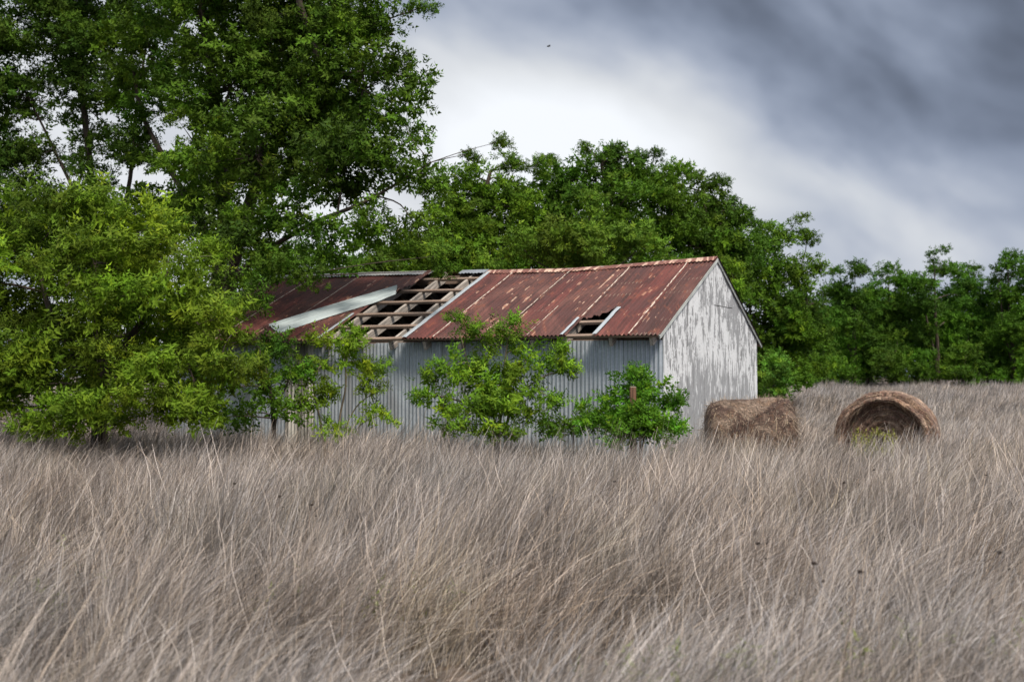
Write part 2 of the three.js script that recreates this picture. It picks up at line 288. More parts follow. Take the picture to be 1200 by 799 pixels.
  const trimMat = new THREE.MeshStandardMaterial({ map: woodTex([176, 182, 180], 71), roughness: 0.8 });
  const rake = (s0, s1, side) => { const len = s1 - s0, m = part('rake_board', box(0.02, 0.055, len), trimMat, barn), c = roofP(0, (s0 + s1) / 2, -0.034, side); m.position.set(0.022, c[1], c[2]); m.rotation.x = side * slopeAng; };
  rake(-0.06, SL - 0.02, 1); rake(-0.05, 0.95, -1); rake(SL - 0.55, SL - 0.02, -1); rake(0.96, SL - 0.56, -1);
}
const inBarn = (x, z, pad = 0) => { const dx = x - BARN.x, dz = z - BARN.z, a = dx * Math.cos(TH) + dz * Math.sin(TH), b = -dx * Math.sin(TH) + dz * Math.cos(TH); return a < pad && a > -L - pad && b < pad && b > -WID - pad; };

// ---------- plants ----------
function tube(pts, r0, r1, sides = 6, segs = 6) {
  const curve = new THREE.CatmullRomCurve3(pts), pos = [], uv = [], idx = [];
  const p = new THREE.Vector3(), t = new THREE.Vector3(), a = new THREE.Vector3(), b = new THREE.Vector3(), len = curve.getLength();
  for (let i = 0; i <= segs; i++) {
    const k = i / segs; curve.getPoint(k, p); curve.getTangent(k, t);
    a.set(Math.abs(t.y) > 0.9 ? 1 : 0, Math.abs(t.y) > 0.9 ? 0 : 1, 0).cross(t).normalize(); b.crossVectors(t, a);
    const rr = mix(r0, r1, k);
    for (let s = 0; s <= sides; s++) { const q = s / sides * 6.2832, c = Math.cos(q) * rr, d = Math.sin(q) * rr; pos.push(p.x + a.x * c + b.x * d, p.y + a.y * c + b.y * d, p.z + a.z * c + b.z * d); uv.push(s / sides * 0.5, k * len * 0.6); }
  }
  for (let i = 0; i < segs; i++) for (let s = 0; s < sides; s++) { const q = i * (sides + 1) + s; idx.push(q, q + 1, q + sides + 1, q + 1, q + sides + 2, q + sides + 1); }
  return geoFrom(pos, idx, uv);
}
// a twig with pointed leaves, about 0.2 m long, growing along +y
function sprig(seed, nLeaf, leafL, leafW, twig, droop) {
  const r = rng(seed), pos = [], col = [], T = new THREE.Matrix4(), e = new THREE.Euler(), v = new THREE.Vector3();
  for (let i = 0; i < nLeaf; i++) {
    const k = i / (nLeaf - 1), az = i * 2.4 + r() * 0.9, l = leafL * (0.7 + 0.5 * r()), w = leafW * (0.75 + 0.5 * r());
    e.set(0.5 + 0.9 * r() + droop * (0.5 + r()), az, 0, 'YXZ'); T.makeRotationFromEuler(e); T.setPosition((r() - 0.5) * 0.02, k * twig, (r() - 0.5) * 0.02);
    const bend = -0.12 * l * (0.4 + r()), P = [[0, 0, 0], [w * 0.5, l * 0.38, w * 0.16], [0, l * 0.45, 0], [-w * 0.5, l * 0.38, w * 0.16], [0, l, bend * 2]];
    const tone = 0.8 + 0.4 * r();
    for (const f of [[0, 1, 2], [0, 2, 3], [1, 4, 2], [2, 4, 3]]) for (const q of f) { v.set(...P[q]).applyMatrix4(T); pos.push(v.x, v.y, v.z); col.push(tone, tone, tone * (0.85 + 0.3 * k)); }
  }
  return geoFrom(pos, null, null, col);
}
const SPRIG = { broad: sprig(1, 10, 0.085, 0.04, 0.17, 0.35), narrow: sprig(2, 12, 0.088, 0.034, 0.2, 0.45), small: sprig(3, 12, 0.058, 0.03, 0.14, 0.2), big: sprig(4, 9, 0.15, 0.072, 0.26, 0.25) };
const SPRIG_AREA = { broad: 0.019, narrow: 0.0195, small: 0.0115, big: 0.053 };
// a leafy clump of radius s: many sprigs pointing out and up from its middle
const puffCache = {};
function puffs(leaf, s, size, lai, yellow) {
  const key = [leaf, s, size, lai, yellow].join(); if (puffCache[key]) return puffCache[key];
  const src = SPRIG[leaf], sp = src.attributes.position, scl = src.attributes.color, out = [];
  for (let vi = 0; vi < 3; vi++) {
    const r = rng(900 + vi * 31 + Math.round(s * 1000)), n = Math.round(lai * 3.14 * s * s / (SPRIG_AREA[leaf] * size * size)), pos = [], col = [], m = new THREE.Matrix4(), q = new THREE.Quaternion(), q2 = new THREE.Quaternion(), up = new THREE.Vector3(0, 1, 0), d = new THREE.Vector3(), P = new THREE.Vector3(), S = new THREE.Vector3(), v = new THREE.Vector3();
    const knots = []; for (let k = 0; k < 5; k++) knots.push(new THREE.Vector3((r() - 0.5) * 1.3, (r() - 0.5) * 0.9, (r() - 0.5) * 1.3).multiplyScalar(s));
    for (let k = 0; k < n; k++) {
      const a = r() * 6.2832, y = r() * 1.8 - 0.8, h = Math.sqrt(Math.max(0, 1 - y * y)), e = r() ** 0.5, kn = knots[k % 5];
      P.set(kn.x + Math.cos(a) * h * s * 0.62 * e, kn.y + y * s * 0.42 * e, kn.z + Math.sin(a) * h * s * 0.62 * e);
      d.set(Math.cos(a) * h + (r() - 0.5), y * 0.7 + 0.25 + (r() - 0.5) * 0.9, Math.sin(a) * h + (r() - 0.5)).normalize();
      q.setFromUnitVectors(up, d).multiply(q2.setFromAxisAngle(up, r() * 6.28)); const f = size * (0.75 + 0.55 * r()); m.compose(P, q, S.set(f, f, f));
      const t = 0.78 + 0.44 * r(), yl = r() < yellow ? 1.55 : 1, cr = t * yl * (0.9 + 0.2 * r()), cg = t * (1 + (yl - 1) * 0.5), cb = t * (0.8 + 0.4 * r());
      for (let i = 0; i < sp.count; i++) { v.fromBufferAttribute(sp, i).applyMatrix4(m); pos.push(v.x, v.y, v.z); col.push(scl.getX(i) * cr, scl.getY(i) * cg, scl.getZ(i) * cb); }
    }
    out.push(geoFrom(pos, null, null, col));
  }
  return puffCache[key] = out;
}
const leafMat = (r, g, b) => new THREE.MeshPhysicalMaterial({ color: new THREE.Color().setRGB(r * 0.97, g * 0.97, b * 0.75), vertexColors: true, roughness: 0.8, transmission: 0.28, thickness: 0, side: THREE.DoubleSide, specularIntensity: 0.22 });
const bark = new THREE.MeshStandardMaterial({ map: tex(256, 256, (u, v) => { const n = tile(u, v, 30, 6, 81, 4), k = 1 + n * 0.9; return [74 * k, 64 * k, 56 * k]; }), roughness: 0.95 });
const barkPale = new THREE.MeshStandardMaterial({ map: tex(256, 256, (u, v) => { const n = tile(u, v, 24, 5, 85, 4), k = 1 + n * 0.6; return [126 * k, 114 * k, 98 * k]; }), roughness: 0.95 });

let treeSeed = 100;
// o: stems [[points [px, py, d], r0, r1]], lobes [px, py, d, radius in the same marks, depth stretch], puff size, leaves
function plant(name, label, category, o) {
  const seed = o.seed ?? treeSeed++, r = rng(seed * 7919), base = at(o.base[0], 440, o.base[1]); base.y = terrain(base.x, base.z) - 0.03;
  const root = thing(name, label, category, base.toArray(), o.group);
  const loc = (q) => at(...q).sub(base);
  const trunkG = [], limbG = [], nodes = [];
  for (const [pts, r0, r1] of o.stems) {
    const p = [new THREE.Vector3((r() - 0.5) * 0.15, 0, (r() - 0.5) * 0.15), ...pts.map(loc)], segs = p.length * 5; trunkG.push(tube(p, r0, r1, 8, segs));
    const c = new THREE.CatmullRomCurve3(p); for (let i = 0; i <= 14; i++) if (i > 2) nodes.push({ p: c.getPoint(i / 14), r: mix(r0, r1, i / 14) });
  }
  const M = [[], [], []], C = [[], [], []], m4 = new THREE.Matrix4(), qt = new THREE.Quaternion(), up = new THREE.Vector3(0, 1, 0), dir = new THREE.Vector3(), qs = new THREE.Quaternion(), sc = new THREE.Vector3(), P = new THREE.Vector3(), col = new THREE.Color();
  for (const [px, py, d, rad, stretch = 1, dens = 1] of o.lobes) {
    const c = loc([px, py, d]), R = rad * d / F, Rz = R * stretch;
    let best = nodes[0], bd = 1e9; for (const n of nodes) { const q = n.p.distanceTo(c) + Math.max(0, n.p.y - c.y) * 0.6; if (q < bd) { bd = q; best = n; } }
    const midp = best.p.clone().lerp(c, 0.5).add(new THREE.Vector3((r() - 0.5) * R * 0.5, R * 0.15, (r() - 0.5) * R * 0.5)), lr = Math.min(best.r * 0.6, 0.018 + R * 0.035);
    limbG.push(tube([best.p, midp, c], lr, lr * 0.45, 5, 6));
    const lt = 0.72 + 0.6 * r(), ly = 0.9 + 0.17 * r(); const pr = o.puff, nP = Math.max(3, Math.round(dens * (o.fill ?? 1) * 1.5 * (R * R * Rz) ** 0.78 / pr ** 2.34));
    for (let i = 0; i < nP; i++) {
      const a = r() * 6.2832, zz = r() * 2 - 1, q = Math.sqrt(1 - zz * zz), rr = r() ** 0.4;
      const pc = new THREE.Vector3(c.x + Math.cos(a) * q * R * rr, c.y + zz * R * rr * 0.92, c.z + Math.sin(a) * q * Rz * rr);
      if (pc.y < 0.12) pc.y = 0.12 + r() * 0.2;
      const s = Math.min(pr * (0.6 + 0.75 * r()), 0.07 + R * 0.62), tone = (0.72 + 0.5 * r());
      const mm = c.clone().lerp(pc, 0.55); mm.y += R * 0.1 * (r() - 0.3);
      if (o.twigs !== false) limbG.push(tube([c, mm, pc], lr * 0.4, 0.004, 3, 3));
      qt.setFromAxisAngle(up, r() * 6.2832).multiply(qs.setFromAxisAngle(dir.set(r() - 0.5, 0, r() - 0.5).normalize(), r() * 0.5));
      const f = s / pr; sc.set(f * (0.9 + 0.2 * r()), f * (0.8 + 0.3 * r()), f * (0.9 + 0.2 * r())); m4.compose(pc, qt, sc);
      const k = Math.floor(r() * 3); M[k].push(...m4.elements); C[k].push(lt * ly * tone * (0.92 + 0.16 * r()), lt * tone, lt * tone * (0.85 + 0.3 * r()));
    }
  }
  part('trunk', mergeGeometries(trunkG), o.bark ?? bark, root);
  if (limbG.length) part('branches', mergeGeometries(limbG), o.bark ?? bark, root).userData.kind = 'stuff';
  const mat = leafMat(...o.color);
  puffs(o.leaf, o.puff, o.size ?? 1, o.lai ?? 2, o.yellow ?? 0.06).forEach((g, k) => {
    const n = M[k].length / 16; if (!n) return;
    const im = new THREE.InstancedMesh(g, mat, n); im.name = 'crown'; im.userData.kind = 'stuff'; im.instanceMatrix.array.set(M[k]);
    for (let i = 0; i < n; i++) im.setColorAt(i, col.setRGB(C[k][i * 3], C[k][i * 3 + 1], C[k][i * 3 + 2]));
    root.add(im); plant.count = (plant.count ?? 0) + n; plant.leaves = (plant.leaves ?? 0) + n * g.attributes.position.count / 12;
  });
  return root;
}

// big tree over the barn's far end
plant('broadleaf_tree', 'tall dark green broadleaf tree with several trunks overhanging the rusted roof', 'tree', { base: [252, 23.4], puff: 0.4, fill: 1.3, leaf: 'broad', size: 1.12, color: [0.08, 0.158, 0.012],
  stems: [[[[256, 330, 23.3], [262, 250, 23.1], [250, 110, 22.9], [238, 20, 22.7], [235, -80, 22.6]], 0.19, 0.05], [[[268, 340, 23.2], [290, 245, 22.6], [330, 150, 22], [372, 80, 21.7], [350, 0, 21.6], [345, -60, 21.6]], 0.16, 0.04], [[[250, 300, 23.4], [200, 200, 23.6], [165, 130, 24], [150, 40, 24]], 0.1, 0.025], [[[262, 350, 23], [350, 270, 21.2], [430, 235, 20.8], [505, 190, 20.8]], 0.08, 0.015], [[[265, 380, 23], [290, 340, 21], [340, 325, 19.8]], 0.09, 0.02]],
  lobes: [[240, 20, 23, 70], [320, 35, 22.4, 72], [400, 25, 22, 62], [462, 40, 22, 36], [180, 75, 24, 60, 1, 0.8], [268, 105, 22.2, 66], [350, 115, 22, 70], [425, 105, 21.6, 58], [482, 90, 21.5, 34], [476, 145, 21.5, 36], [300, 185, 21.3, 62], [385, 195, 21, 64], [448, 200, 21, 48], [503, 212, 21, 24], [235, 180, 22.2, 52, 1, 0.8], [285, 255, 20.8, 50], [360, 270, 20.6, 50], [428, 258, 20.6, 44, 1, 0.8], [485, 262, 20.6, 32, 1, 0.7], [512, 300, 19.6, 18], [520, 318, 19.3, 9], [330, 318, 19.6, 32], [368, 326, 19.2, 20], [262, 300, 20.4, 42], [295, 345, 19.2, 26], [310, -60, 22, 75], [410, -50, 22, 60], [220, -65, 23, 66], [495, 8, 21.8, 14], [330, 60, 24.5, 60], [400, 150, 24, 60], [270, 200, 24.5, 50], [190, 132, 24, 40], [150, 105, 24.6, 36], [168, 170, 24, 30], [215, 235, 23, 40], [230, 268, 22.4, 34], [205, 285, 21, 30], [555, 180, 21.4, 8], [585, 166, 21.4, 9]] });
plant('broadleaf_tree', 'thin airy dark tree standing behind the yellow-green tree', 'tree', { base: [110, 26], puff: 0.42, fill: 1.35, leaf: 'broad', color: [0.062, 0.128, 0.012],
  stems: [[[[112, 330, 26], [105, 200, 26], [95, 90, 26], [100, 0, 26], [105, -70, 26]], 0.11, 0.03], [[[120, 330, 26], [150, 220, 26], [160, 120, 26], [175, 30, 26]], 0.08, 0.02], [[[105, 280, 26], [60, 170, 26], [20, 90, 26]], 0.06, 0.015]],
  lobes: [[40, 40, 26, 62], [110, 35, 26, 62], [28, 115, 26, 52], [100, 125, 26, 52, 1, 0.8], [5, 190, 26, 46, 1, 0.8], [175, 20, 26, 50], [60, -50, 26, 70], [150, -50, 26, 66], [140, 190, 25.6, 42, 1, 0.7], [85, 205, 25.6, 36, 1, 0.7], [-40, 60, 26, 60], [-45, 150, 26, 60], [60, 175, 26, 36, 1, 0.7], [200, 240, 25, 40], [30, 260, 26, 50], [130, 280, 26, 60]] });
plant('leafy_tree', 'bushy yellow-green tree with foliage down to the dry grass', 'tree', { base: [115, 16.6], puff: 0.3, fill: 1.35, leaf: 'narrow', color: [0.132, 0.215, 0.015], yellow: 0.04, size: 0.9,
  stems: [[[[118, 430, 16.6], [112, 340, 16.5], [105, 260, 16.5]], 0.11, 0.03], [[[125, 440, 16.5], [170, 370, 16.2], [200, 310, 16.2]], 0.09, 0.02], [[[105, 440, 16.6], [60, 370, 16.4], [40, 290, 16.4]], 0.09, 0.02], [[[130, 455, 16.4], [210, 430, 16], [270, 420, 16]], 0.06, 0.015]],
  lobes: [[105, 245, 16.6, 46], [58, 268, 16.5, 42], [155, 275, 16.2, 44], [18, 310, 16.5, 48], [90, 325, 15.9, 54], [165, 345, 15.9, 52], [222, 325, 16.3, 34], [232, 380, 16, 38], [36, 395, 15.8, 52], [115, 405, 15.6, 54], [190, 425, 15.6, 48], [258, 425, 16, 34], [15, 455, 15.5, 42], [85, 465, 15.4, 42], [155, 470, 15.4, 38], [225, 470, 15.6, 34], [-40, 340, 16.5, 56], [-60, 430, 16, 56], [70, 300, 17.6, 50], [150, 320, 17.6, 50], [200, 390, 17.5, 44], [60, 490, 15.2, 26], [140, 495, 15.2, 22], [15, 485, 15.4, 28], [100, 488, 15.3, 26], [185, 485, 15.5, 28], [230, 488, 15.7, 24], [30, 430, 18, 50], [105, 435, 18, 50], [175, 435, 18, 46], [235, 430, 18, 36], [-20, 480, 15.6, 36], [60, 370, 17.4, 50], [140, 370, 17.4, 50], [278, 385, 17.2, 28], [285, 445, 16.6, 28], [265, 355, 18, 26], [250, 300, 18, 26]] });
plant('shrub', 'dark green shrub pressed against the barn wall beside the yellow-green tree', 'shrub', { base: [318, 17.9], puff: 0.24, fill: 0.7, leaf: 'broad', color: [0.081, 0.185, 0.015], size: 0.9,
  stems: [[[[318, 470, 17.9], [310, 430, 17.9], [300, 400, 18]], 0.04, 0.012], [[[325, 480, 17.8], [340, 440, 17.7]], 0.03, 0.01]],
  lobes: [[318, 450, 17.8, 34], [298, 412, 18, 32], [335, 420, 17.9, 22], [330, 482, 17.5, 26], [290, 485, 17.3, 28], [270, 455, 17.3, 28], [352, 440, 17.8, 14, 1, 0.7], [250, 490, 16.6, 22]] });
plant('sapling', 'sparse sapling with bare slanting stems against the corrugated wall under the roof hole', 'sapling', { base: [392, 18.1], puff: 0.16, fill: 0.75, leaf: 'narrow', color: [0.15, 0.255, 0.018], size: 0.78, bark: barkPale,
  stems: [[[[398, 490, 18.1], [405, 450, 18], [402, 405, 18]], 0.022, 0.008], [[[415, 480, 18], [445, 455, 17.9]], 0.016, 0.006], [[[375, 495, 18], [368, 440, 18], [385, 420, 18]], 0.02, 0.008], [[[420, 500, 17.9], [448, 485, 17.8]], 0.014, 0.006]],
  lobes: [[385, 402, 18.1, 16], [405, 396, 18, 14], [410, 415, 18, 15], [428, 425, 18, 11], [432, 438, 17.9, 11], [448, 432, 17.9, 7], [372, 436, 18, 15], [380, 460, 18, 10, 1, 0.6], [440, 460, 17.9, 9], [445, 487, 17.8, 11], [360, 470, 17.9, 14, 1, 0.7], [395, 500, 17.7, 16], [350, 425, 18, 10, 1, 0.7]] });
plant('shrub', 'bright green leafy shrub growing before the middle of the corrugated wall', 'shrub', { base: [585, 16.7], puff: 0.17, fill: 1.1, leaf: 'narrow', color: [0.135, 0.255, 0.018], size: 0.78, yellow: 0.1, bark: barkPale,
  stems: [[[[588, 470, 16.7], [592, 420, 16.7], [598, 385, 16.7]], 0.025, 0.008], [[[575, 475, 16.7], [550, 430, 16.7], [540, 395, 16.6]], 0.02, 0.007], [[[600, 475, 16.7], [640, 440, 16.6], [660, 436, 16.6]], 0.02, 0.006], [[[570, 490, 16.7], [520, 465, 16.6], [490, 466, 16.6]], 0.02, 0.006]],
  lobes: [[600, 380, 16.7, 9], [590, 395, 16.7, 14], [572, 405, 16.7, 17], [612, 412, 16.7, 18], [552, 388, 16.7, 10], [534, 373, 16.6, 5], [522, 430, 16.6, 15], [512, 445, 16.6, 14], [555, 435, 16.6, 24], [605, 445, 16.6, 26], [640, 430, 16.6, 12], [657, 433, 16.6, 11], [668, 434, 16.6, 6], [655, 412, 16.6, 7], [556, 475, 16.5, 26], [606, 480, 16.5, 28], [520, 478, 16.5, 18], [492, 466, 16.5, 11], [648, 470, 16.5, 12, 1, 0.7], [582, 498, 16.3, 30], [535, 500, 16.2, 20], [575, 455, 16.6, 22]] });
plant('shrub', 'dense green bush round a wooden post at the barn corner', 'shrub', { base: [750, 15.9], puff: 0.18, fill: 1.5, leaf: 'small', color: [0.095, 0.224, 0.015], yellow: 0.08,
  stems: [[[[750, 490, 15.9], [748, 460, 15.9], [746, 438, 15.9]], 0.02, 0.006], [[[760, 495, 15.9], [778, 475, 15.8]], 0.016, 0.006], [[[740, 495, 15.9], [722, 475, 15.9]], 0.016, 0.006]],
  lobes: [[755, 455, 16, 15], [738, 462, 16, 17], [768, 468, 15.8, 17], [724, 478, 15.9, 18], [750, 485, 15.7, 24], [785, 478, 15.7, 10], [745, 438, 15.9, 6], [705, 490, 15.9, 14], [780, 496, 15.6, 14], [730, 502, 15.6, 18], [795, 472, 15.7, 5], [744, 490, 15.15, 13], [750, 480, 15.1, 8], [736, 500, 15.1, 15], [715, 500, 15.5, 17], [765, 502, 15.3, 18], [690, 502, 15.8, 13], [792, 503, 15.5, 10], [752, 508, 15.4, 20], [780, 508, 15.4, 14], [725, 510, 15.4, 18]] });
plant('low_weed_clump', 'low green weed clump at the wall foot between the two shrubs', 'weed', { base: [672, 16.3], puff: 0.16, fill: 1, leaf: 'small', color: [0.117, 0.246, 0.018],
  stems: [[[[672, 500, 16.3], [670, 485, 16.3]], 0.01, 0.005]], lobes: [[668, 496, 16.3, 13], [690, 492, 16.3, 10], [645, 498, 16.2, 10], [684, 476, 16.4, 4]] });
plant('shrub', 'small pale green shrub behind the far corner of the gable', 'shrub', { base: [908, 27], puff: 0.24, fill: 0.9, leaf: 'broad', color: [0.144, 0.291, 0.04],
  stems: [[[[908, 460, 27], [905, 435, 27]], 0.03, 0.01]], lobes: [[903, 425, 27, 12], [915, 436, 27, 14], [900, 445, 27, 16], [922, 448, 27, 8], [905, 460, 27, 14]] });

// trees behind the barn
const BG = 'trees behind the barn';
const bt = (label, base, stems, lobes, color, extra = {}) => plant('broadleaf_tree', label, 'tree', { base, stems, lobes, color, puff: 0.46, fill: 1.75, leaf: 'big', size: 0.74, lai: 2.3, group: BG, ...extra });
bt('rounded green tree rising behind the hole in the roof', [560, 29], [[[[562, 330, 29], [560, 260, 29], [575, 200, 29]], 0.18, 0.04], [[[555, 330, 29], [530, 270, 29]], 0.12, 0.03]],
  [[552, 222, 29, 32], [528, 255, 29, 34], [588, 210, 29, 28], [572, 262, 28.6, 44], [518, 295, 28.6, 38], [610, 245, 29, 36], [478, 300, 28.6, 32], [625, 195, 29, 14], [600, 190, 29, 12], [545, 205, 29, 12], [450, 305, 28.6, 28], [620, 285, 28.6, 40], [540, 300, 28, 40], [400, 318, 28, 30], [445, 322, 28, 30], [495, 325, 28, 30], [560, 325, 27.8, 30], [610, 322, 28, 32], [350, 310, 28, 34], [300, 320, 28, 36]], [0.1, 0.198, 0.013]);
bt('tallest domed tree behind the middle of the roof ridge', [715, 30], [[[[715, 330, 30], [715, 260, 30], [705, 190, 30]], 0.2, 0.04], [[[720, 320, 30], [770, 250, 30]], 0.13, 0.03]],
  [[662, 212, 30, 34], [700, 196, 30, 30], [738, 200, 30, 32], [775, 208, 30, 30], [655, 250, 29.6, 42], [722, 248, 29.6, 46], [788, 248, 29.8, 38], [688, 172, 30, 9], [745, 176, 30, 10], [768, 182, 30, 8], [715, 180, 30, 10], [650, 325, 29, 34], [720, 325, 29, 36], [780, 325, 29, 36], [680, 290, 29.6, 45], [750, 295, 29.6, 45], [640, 195, 30, 12]], [0.068, 0.145, 0.011]);
bt('dark tree behind the gable peak', [830, 31], [[[[830, 330, 31], [828, 270, 31], [825, 225, 31]], 0.17, 0.04]],
  [[822, 238, 31, 26], [848, 212, 31, 9], [838, 212, 31, 7], [815, 206, 31, 8], [842, 265, 31, 34], [866, 246, 31, 13], [872, 285, 31, 30], [800, 290, 30.6, 40], [845, 310, 30.6, 36], [780, 220, 31, 20], [815, 340, 30.6, 40], [885, 262, 31, 8]], [0.064, 0.135, 0.011]);
bt('broad dark tree filling the gap beside the gable down to the field', [915, 34], [[[[915, 440, 34], [912, 360, 34], [908, 290, 34]], 0.18, 0.04], [[[920, 440, 34], [945, 370, 34], [940, 310, 34]], 0.12, 0.03]],
  [[902, 282, 34, 26], [928, 268, 34, 16], [945, 278, 34, 12], [898, 325, 33.6, 38], [942, 322, 34, 26], [880, 370, 33.6, 42], [928, 372, 33.6, 38], [955, 385, 33.8, 22], [908, 418, 33.4, 42], [950, 428, 33.4, 22], [862, 320, 34, 36], [890, 455, 33, 26], [935, 450, 33, 22], [958, 355, 34, 13], [962, 315, 34, 8], [870, 430, 34, 40]], [0.078, 0.16, 0.012]);
bt('pale green young trees poking up just behind the roof ridge', [680, 25.6], [[[[682, 330, 25.6], [690, 270, 25.6], [692, 230, 25.6]], 0.05, 0.012], [[[670, 340, 25.6], [620, 300, 25.6]], 0.04, 0.012], [[[700, 340, 25.6], [745, 295, 25.6]], 0.04, 0.012]],
  [[692, 232, 25.6, 10], [700, 250, 25.6, 13], [688, 272, 25.6, 22], [650, 285, 25.6, 24], [612, 292, 25.6, 20], [730, 282, 25.6, 22], [755, 275, 25.6, 12], [580, 305, 25.6, 18], [770, 298, 25.6, 16], [690, 300, 25.4, 30]], [0.155, 0.27, 0.03], { puff: 0.3, size: 0.62, group: undefined });
bt('small bright sapling against the dark tree at the gable peak', [866, 26.5], [[[[866, 380, 26.5], [862, 330, 26.5]], 0.04, 0.01]],
  [[858, 318, 26.5, 10], [864, 335, 26.5, 12], [872, 350, 26.5, 9], [850, 308, 26.5, 5]], [0.135, 0.269, 0.02], { puff: 0.24, size: 0.6, group: undefined });

// tree line across the far field
const FAR = 'trees along the far edge of the field';
const ft = (bx, d, all, color, seed) => {
  const lobes = all.filter((q) => q[2] > 8);
  const top = lobes.reduce((a, b) => (b[1] < a[1] ? b : a));
  plant('field_edge_tree', 'dark airy tree in the row along the far edge of the field', 'tree', { base: [bx, d], seed, puff: 0.68, fill: 3, leaf: 'big', size: 1.25, color, group: FAR,
    stems: [[[[bx + 2, 420, d], [bx + (top[0] - bx) * 0.5, 370, d], [top[0], top[1] + 16, d]], 0.15, 0.03], [[[bx, 425, d], [bx - 8, 390, d], [lobes[1][0], lobes[1][1], d]], 0.1, 0.03]], lobes: lobes.map(([x, y, q]) => [x, y, d + ((x * 7 + y * 3) % 5) * 0.4 - 1, q]) });
};
ft(1000, 60, [[1002, 322, 15], [988, 345, 18], [1015, 338, 16], [1000, 372, 24], [980, 385, 22], [1012, 400, 24], [985, 322, 9]], [0.059, 0.142, 0.012], 301);
ft(1045, 62, [[1042, 318, 14], [1030, 345, 18], [1060, 335, 17], [1045, 370, 24], [1064, 385, 20], [1035, 400, 24], [1055, 312, 8]], [0.066, 0.153, 0.012], 302);
ft(1098, 60, [[1096, 300, 11], [1078, 328, 17], [1110, 318, 17], [1090, 350, 20], [1122, 345, 18], [1105, 378, 22], [1084, 395, 22], [1062, 296, 5], [1078, 305, 8], [1120, 300, 8]], [0.062, 0.149, 0.012], 303);
ft(1145, 63, [[1142, 318, 10], [1135, 340, 18], [1155, 345, 18], [1145, 375, 22], [1160, 395, 22], [1130, 400, 22]], [0.056, 0.137, 0.012], 304);
ft(1186, 60, [[1182, 300, 12], [1172, 330, 17], [1198, 320, 18], [1186, 350, 22], [1205, 370, 24], [1175, 385, 22], [1166, 290, 5], [1195, 290, 7]], [0.066, 0.155, 0.012], 305);
ft(1235, 61, [[1232, 295, 16], [1222, 320, 20], [1245, 330, 24], [1230, 360, 28], [1245, 395, 28], [1215, 290, 8]], [0.059, 0.142, 0.012], 306);
ft(968, 66, [[968, 362, 14], [955, 372, 16], [975, 392, 24], [955, 405, 24]], [0.056, 0.137, 0.012], 307);
for (let i = 0; i < 10; i++) {
  const x = 962 + i * 28, d = 58 + (i % 3) * 1.6, k = [0.9, 1.25, 1.05, 0.8][i % 4];
  plant('field_edge_bush', 'rounded green bush at the foot of the far tree row', 'bush', { base: [x, d], seed: 400 + i, puff: 0.62, fill: 2.6, leaf: 'big', size: 1.2, color: [0.074 * k, 0.165 * k, 0.013 * k], group: 'bushes under the far tree row',
    stems: [[[[x, 435, d], [x + 3, 415, d]], 0.08, 0.03]], lobes: [[x, 420, d, 19], [x - 9, 438, d - 0.6, 15], [x + 10, 436, d - 0.6, 15], [x + 6, 404 - (i * 5) % 12, d + 0.5, 13]] });
}
for (let i = 0; i < 9; i++) {
  const x = 950 + i * 36, d = 70 + (i % 2) * 3;
  plant('background_tree', 'dark tree of the second row behind the far tree line', 'tree', { base: [x, d], seed: 450 + i, puff: 0.85, fill: 2, leaf: 'big', size: 1.7, color: [0.050, 0.118, 0.012], group: 'second tree row',
    stems: [[[[x, 430, d], [x + 2, 380, d]], 0.2, 0.08]], lobes: [[x, 365, d, 24], [x - 10, 395, d, 24], [x + 12, 400, d, 24], [x, 425, d, 22]] });
}
console.log('clumps', plant.count, 'leaves', plant.leaves);

// ---------- bales ----------
const baleSpots = [];
function bale(label, pos, turn, build) {
  const b = thing('hay_bale', label, 'hay bale', pos); b.rotation.y = turn; build(b); baleSpots.push([pos[0], pos[2]]);
}
const baleTex = (seed, dark) => tex(512, 512, (u, v) => { const a = tile(u, v, 70, 30, seed, 4), b = tile(u, v, 5, 5, seed + 4, 4), f = tile(u, v, 30, 110, seed + 9, 3), k = 1 + a * 0.8 + f * 0.6, m = sm(-0.15, 0.2, b), o = sm(0.08, 0.25, tile(u, v, 9, 12, seed + 15, 3)); return [mix(mix(96, 156, m), 132, o * 0.35) * k * dark, mix(mix(74, 134, m), 98, o * 0.35) * k * dark, mix(mix(64, 117, m), 72, o * 0.35) * k * dark]; });
const baleMat = [baleTex(5, 1), baleTex(19, 0.72)].map((map) => new THREE.MeshStandardMaterial({ map, bumpMap: map, bumpScale: 0.03, roughness: 1 }));
const strawGeo = (() => { const pos = [], w = 0.004; const pts = [[0, 0], [0.01, 0.07], [0.035, 0.13], [0.075, 0.17]]; for (let i = 0; i < 3; i++) { const [a, b] = pts[i], [c, d] = pts[i + 1], w0 = w * (1 - i * 0.25), w1 = w * (0.75 - i * 0.25); pos.push(-w0, b, a, w0, b, a, w1, d, c, -w0, b, a, w1, d, c, -w1, d, c); } return geoFrom(pos, null); })();
const strawMat = new THREE.MeshStandardMaterial({ color: 0xffffff, roughness: 0.9, side: THREE.DoubleSide });
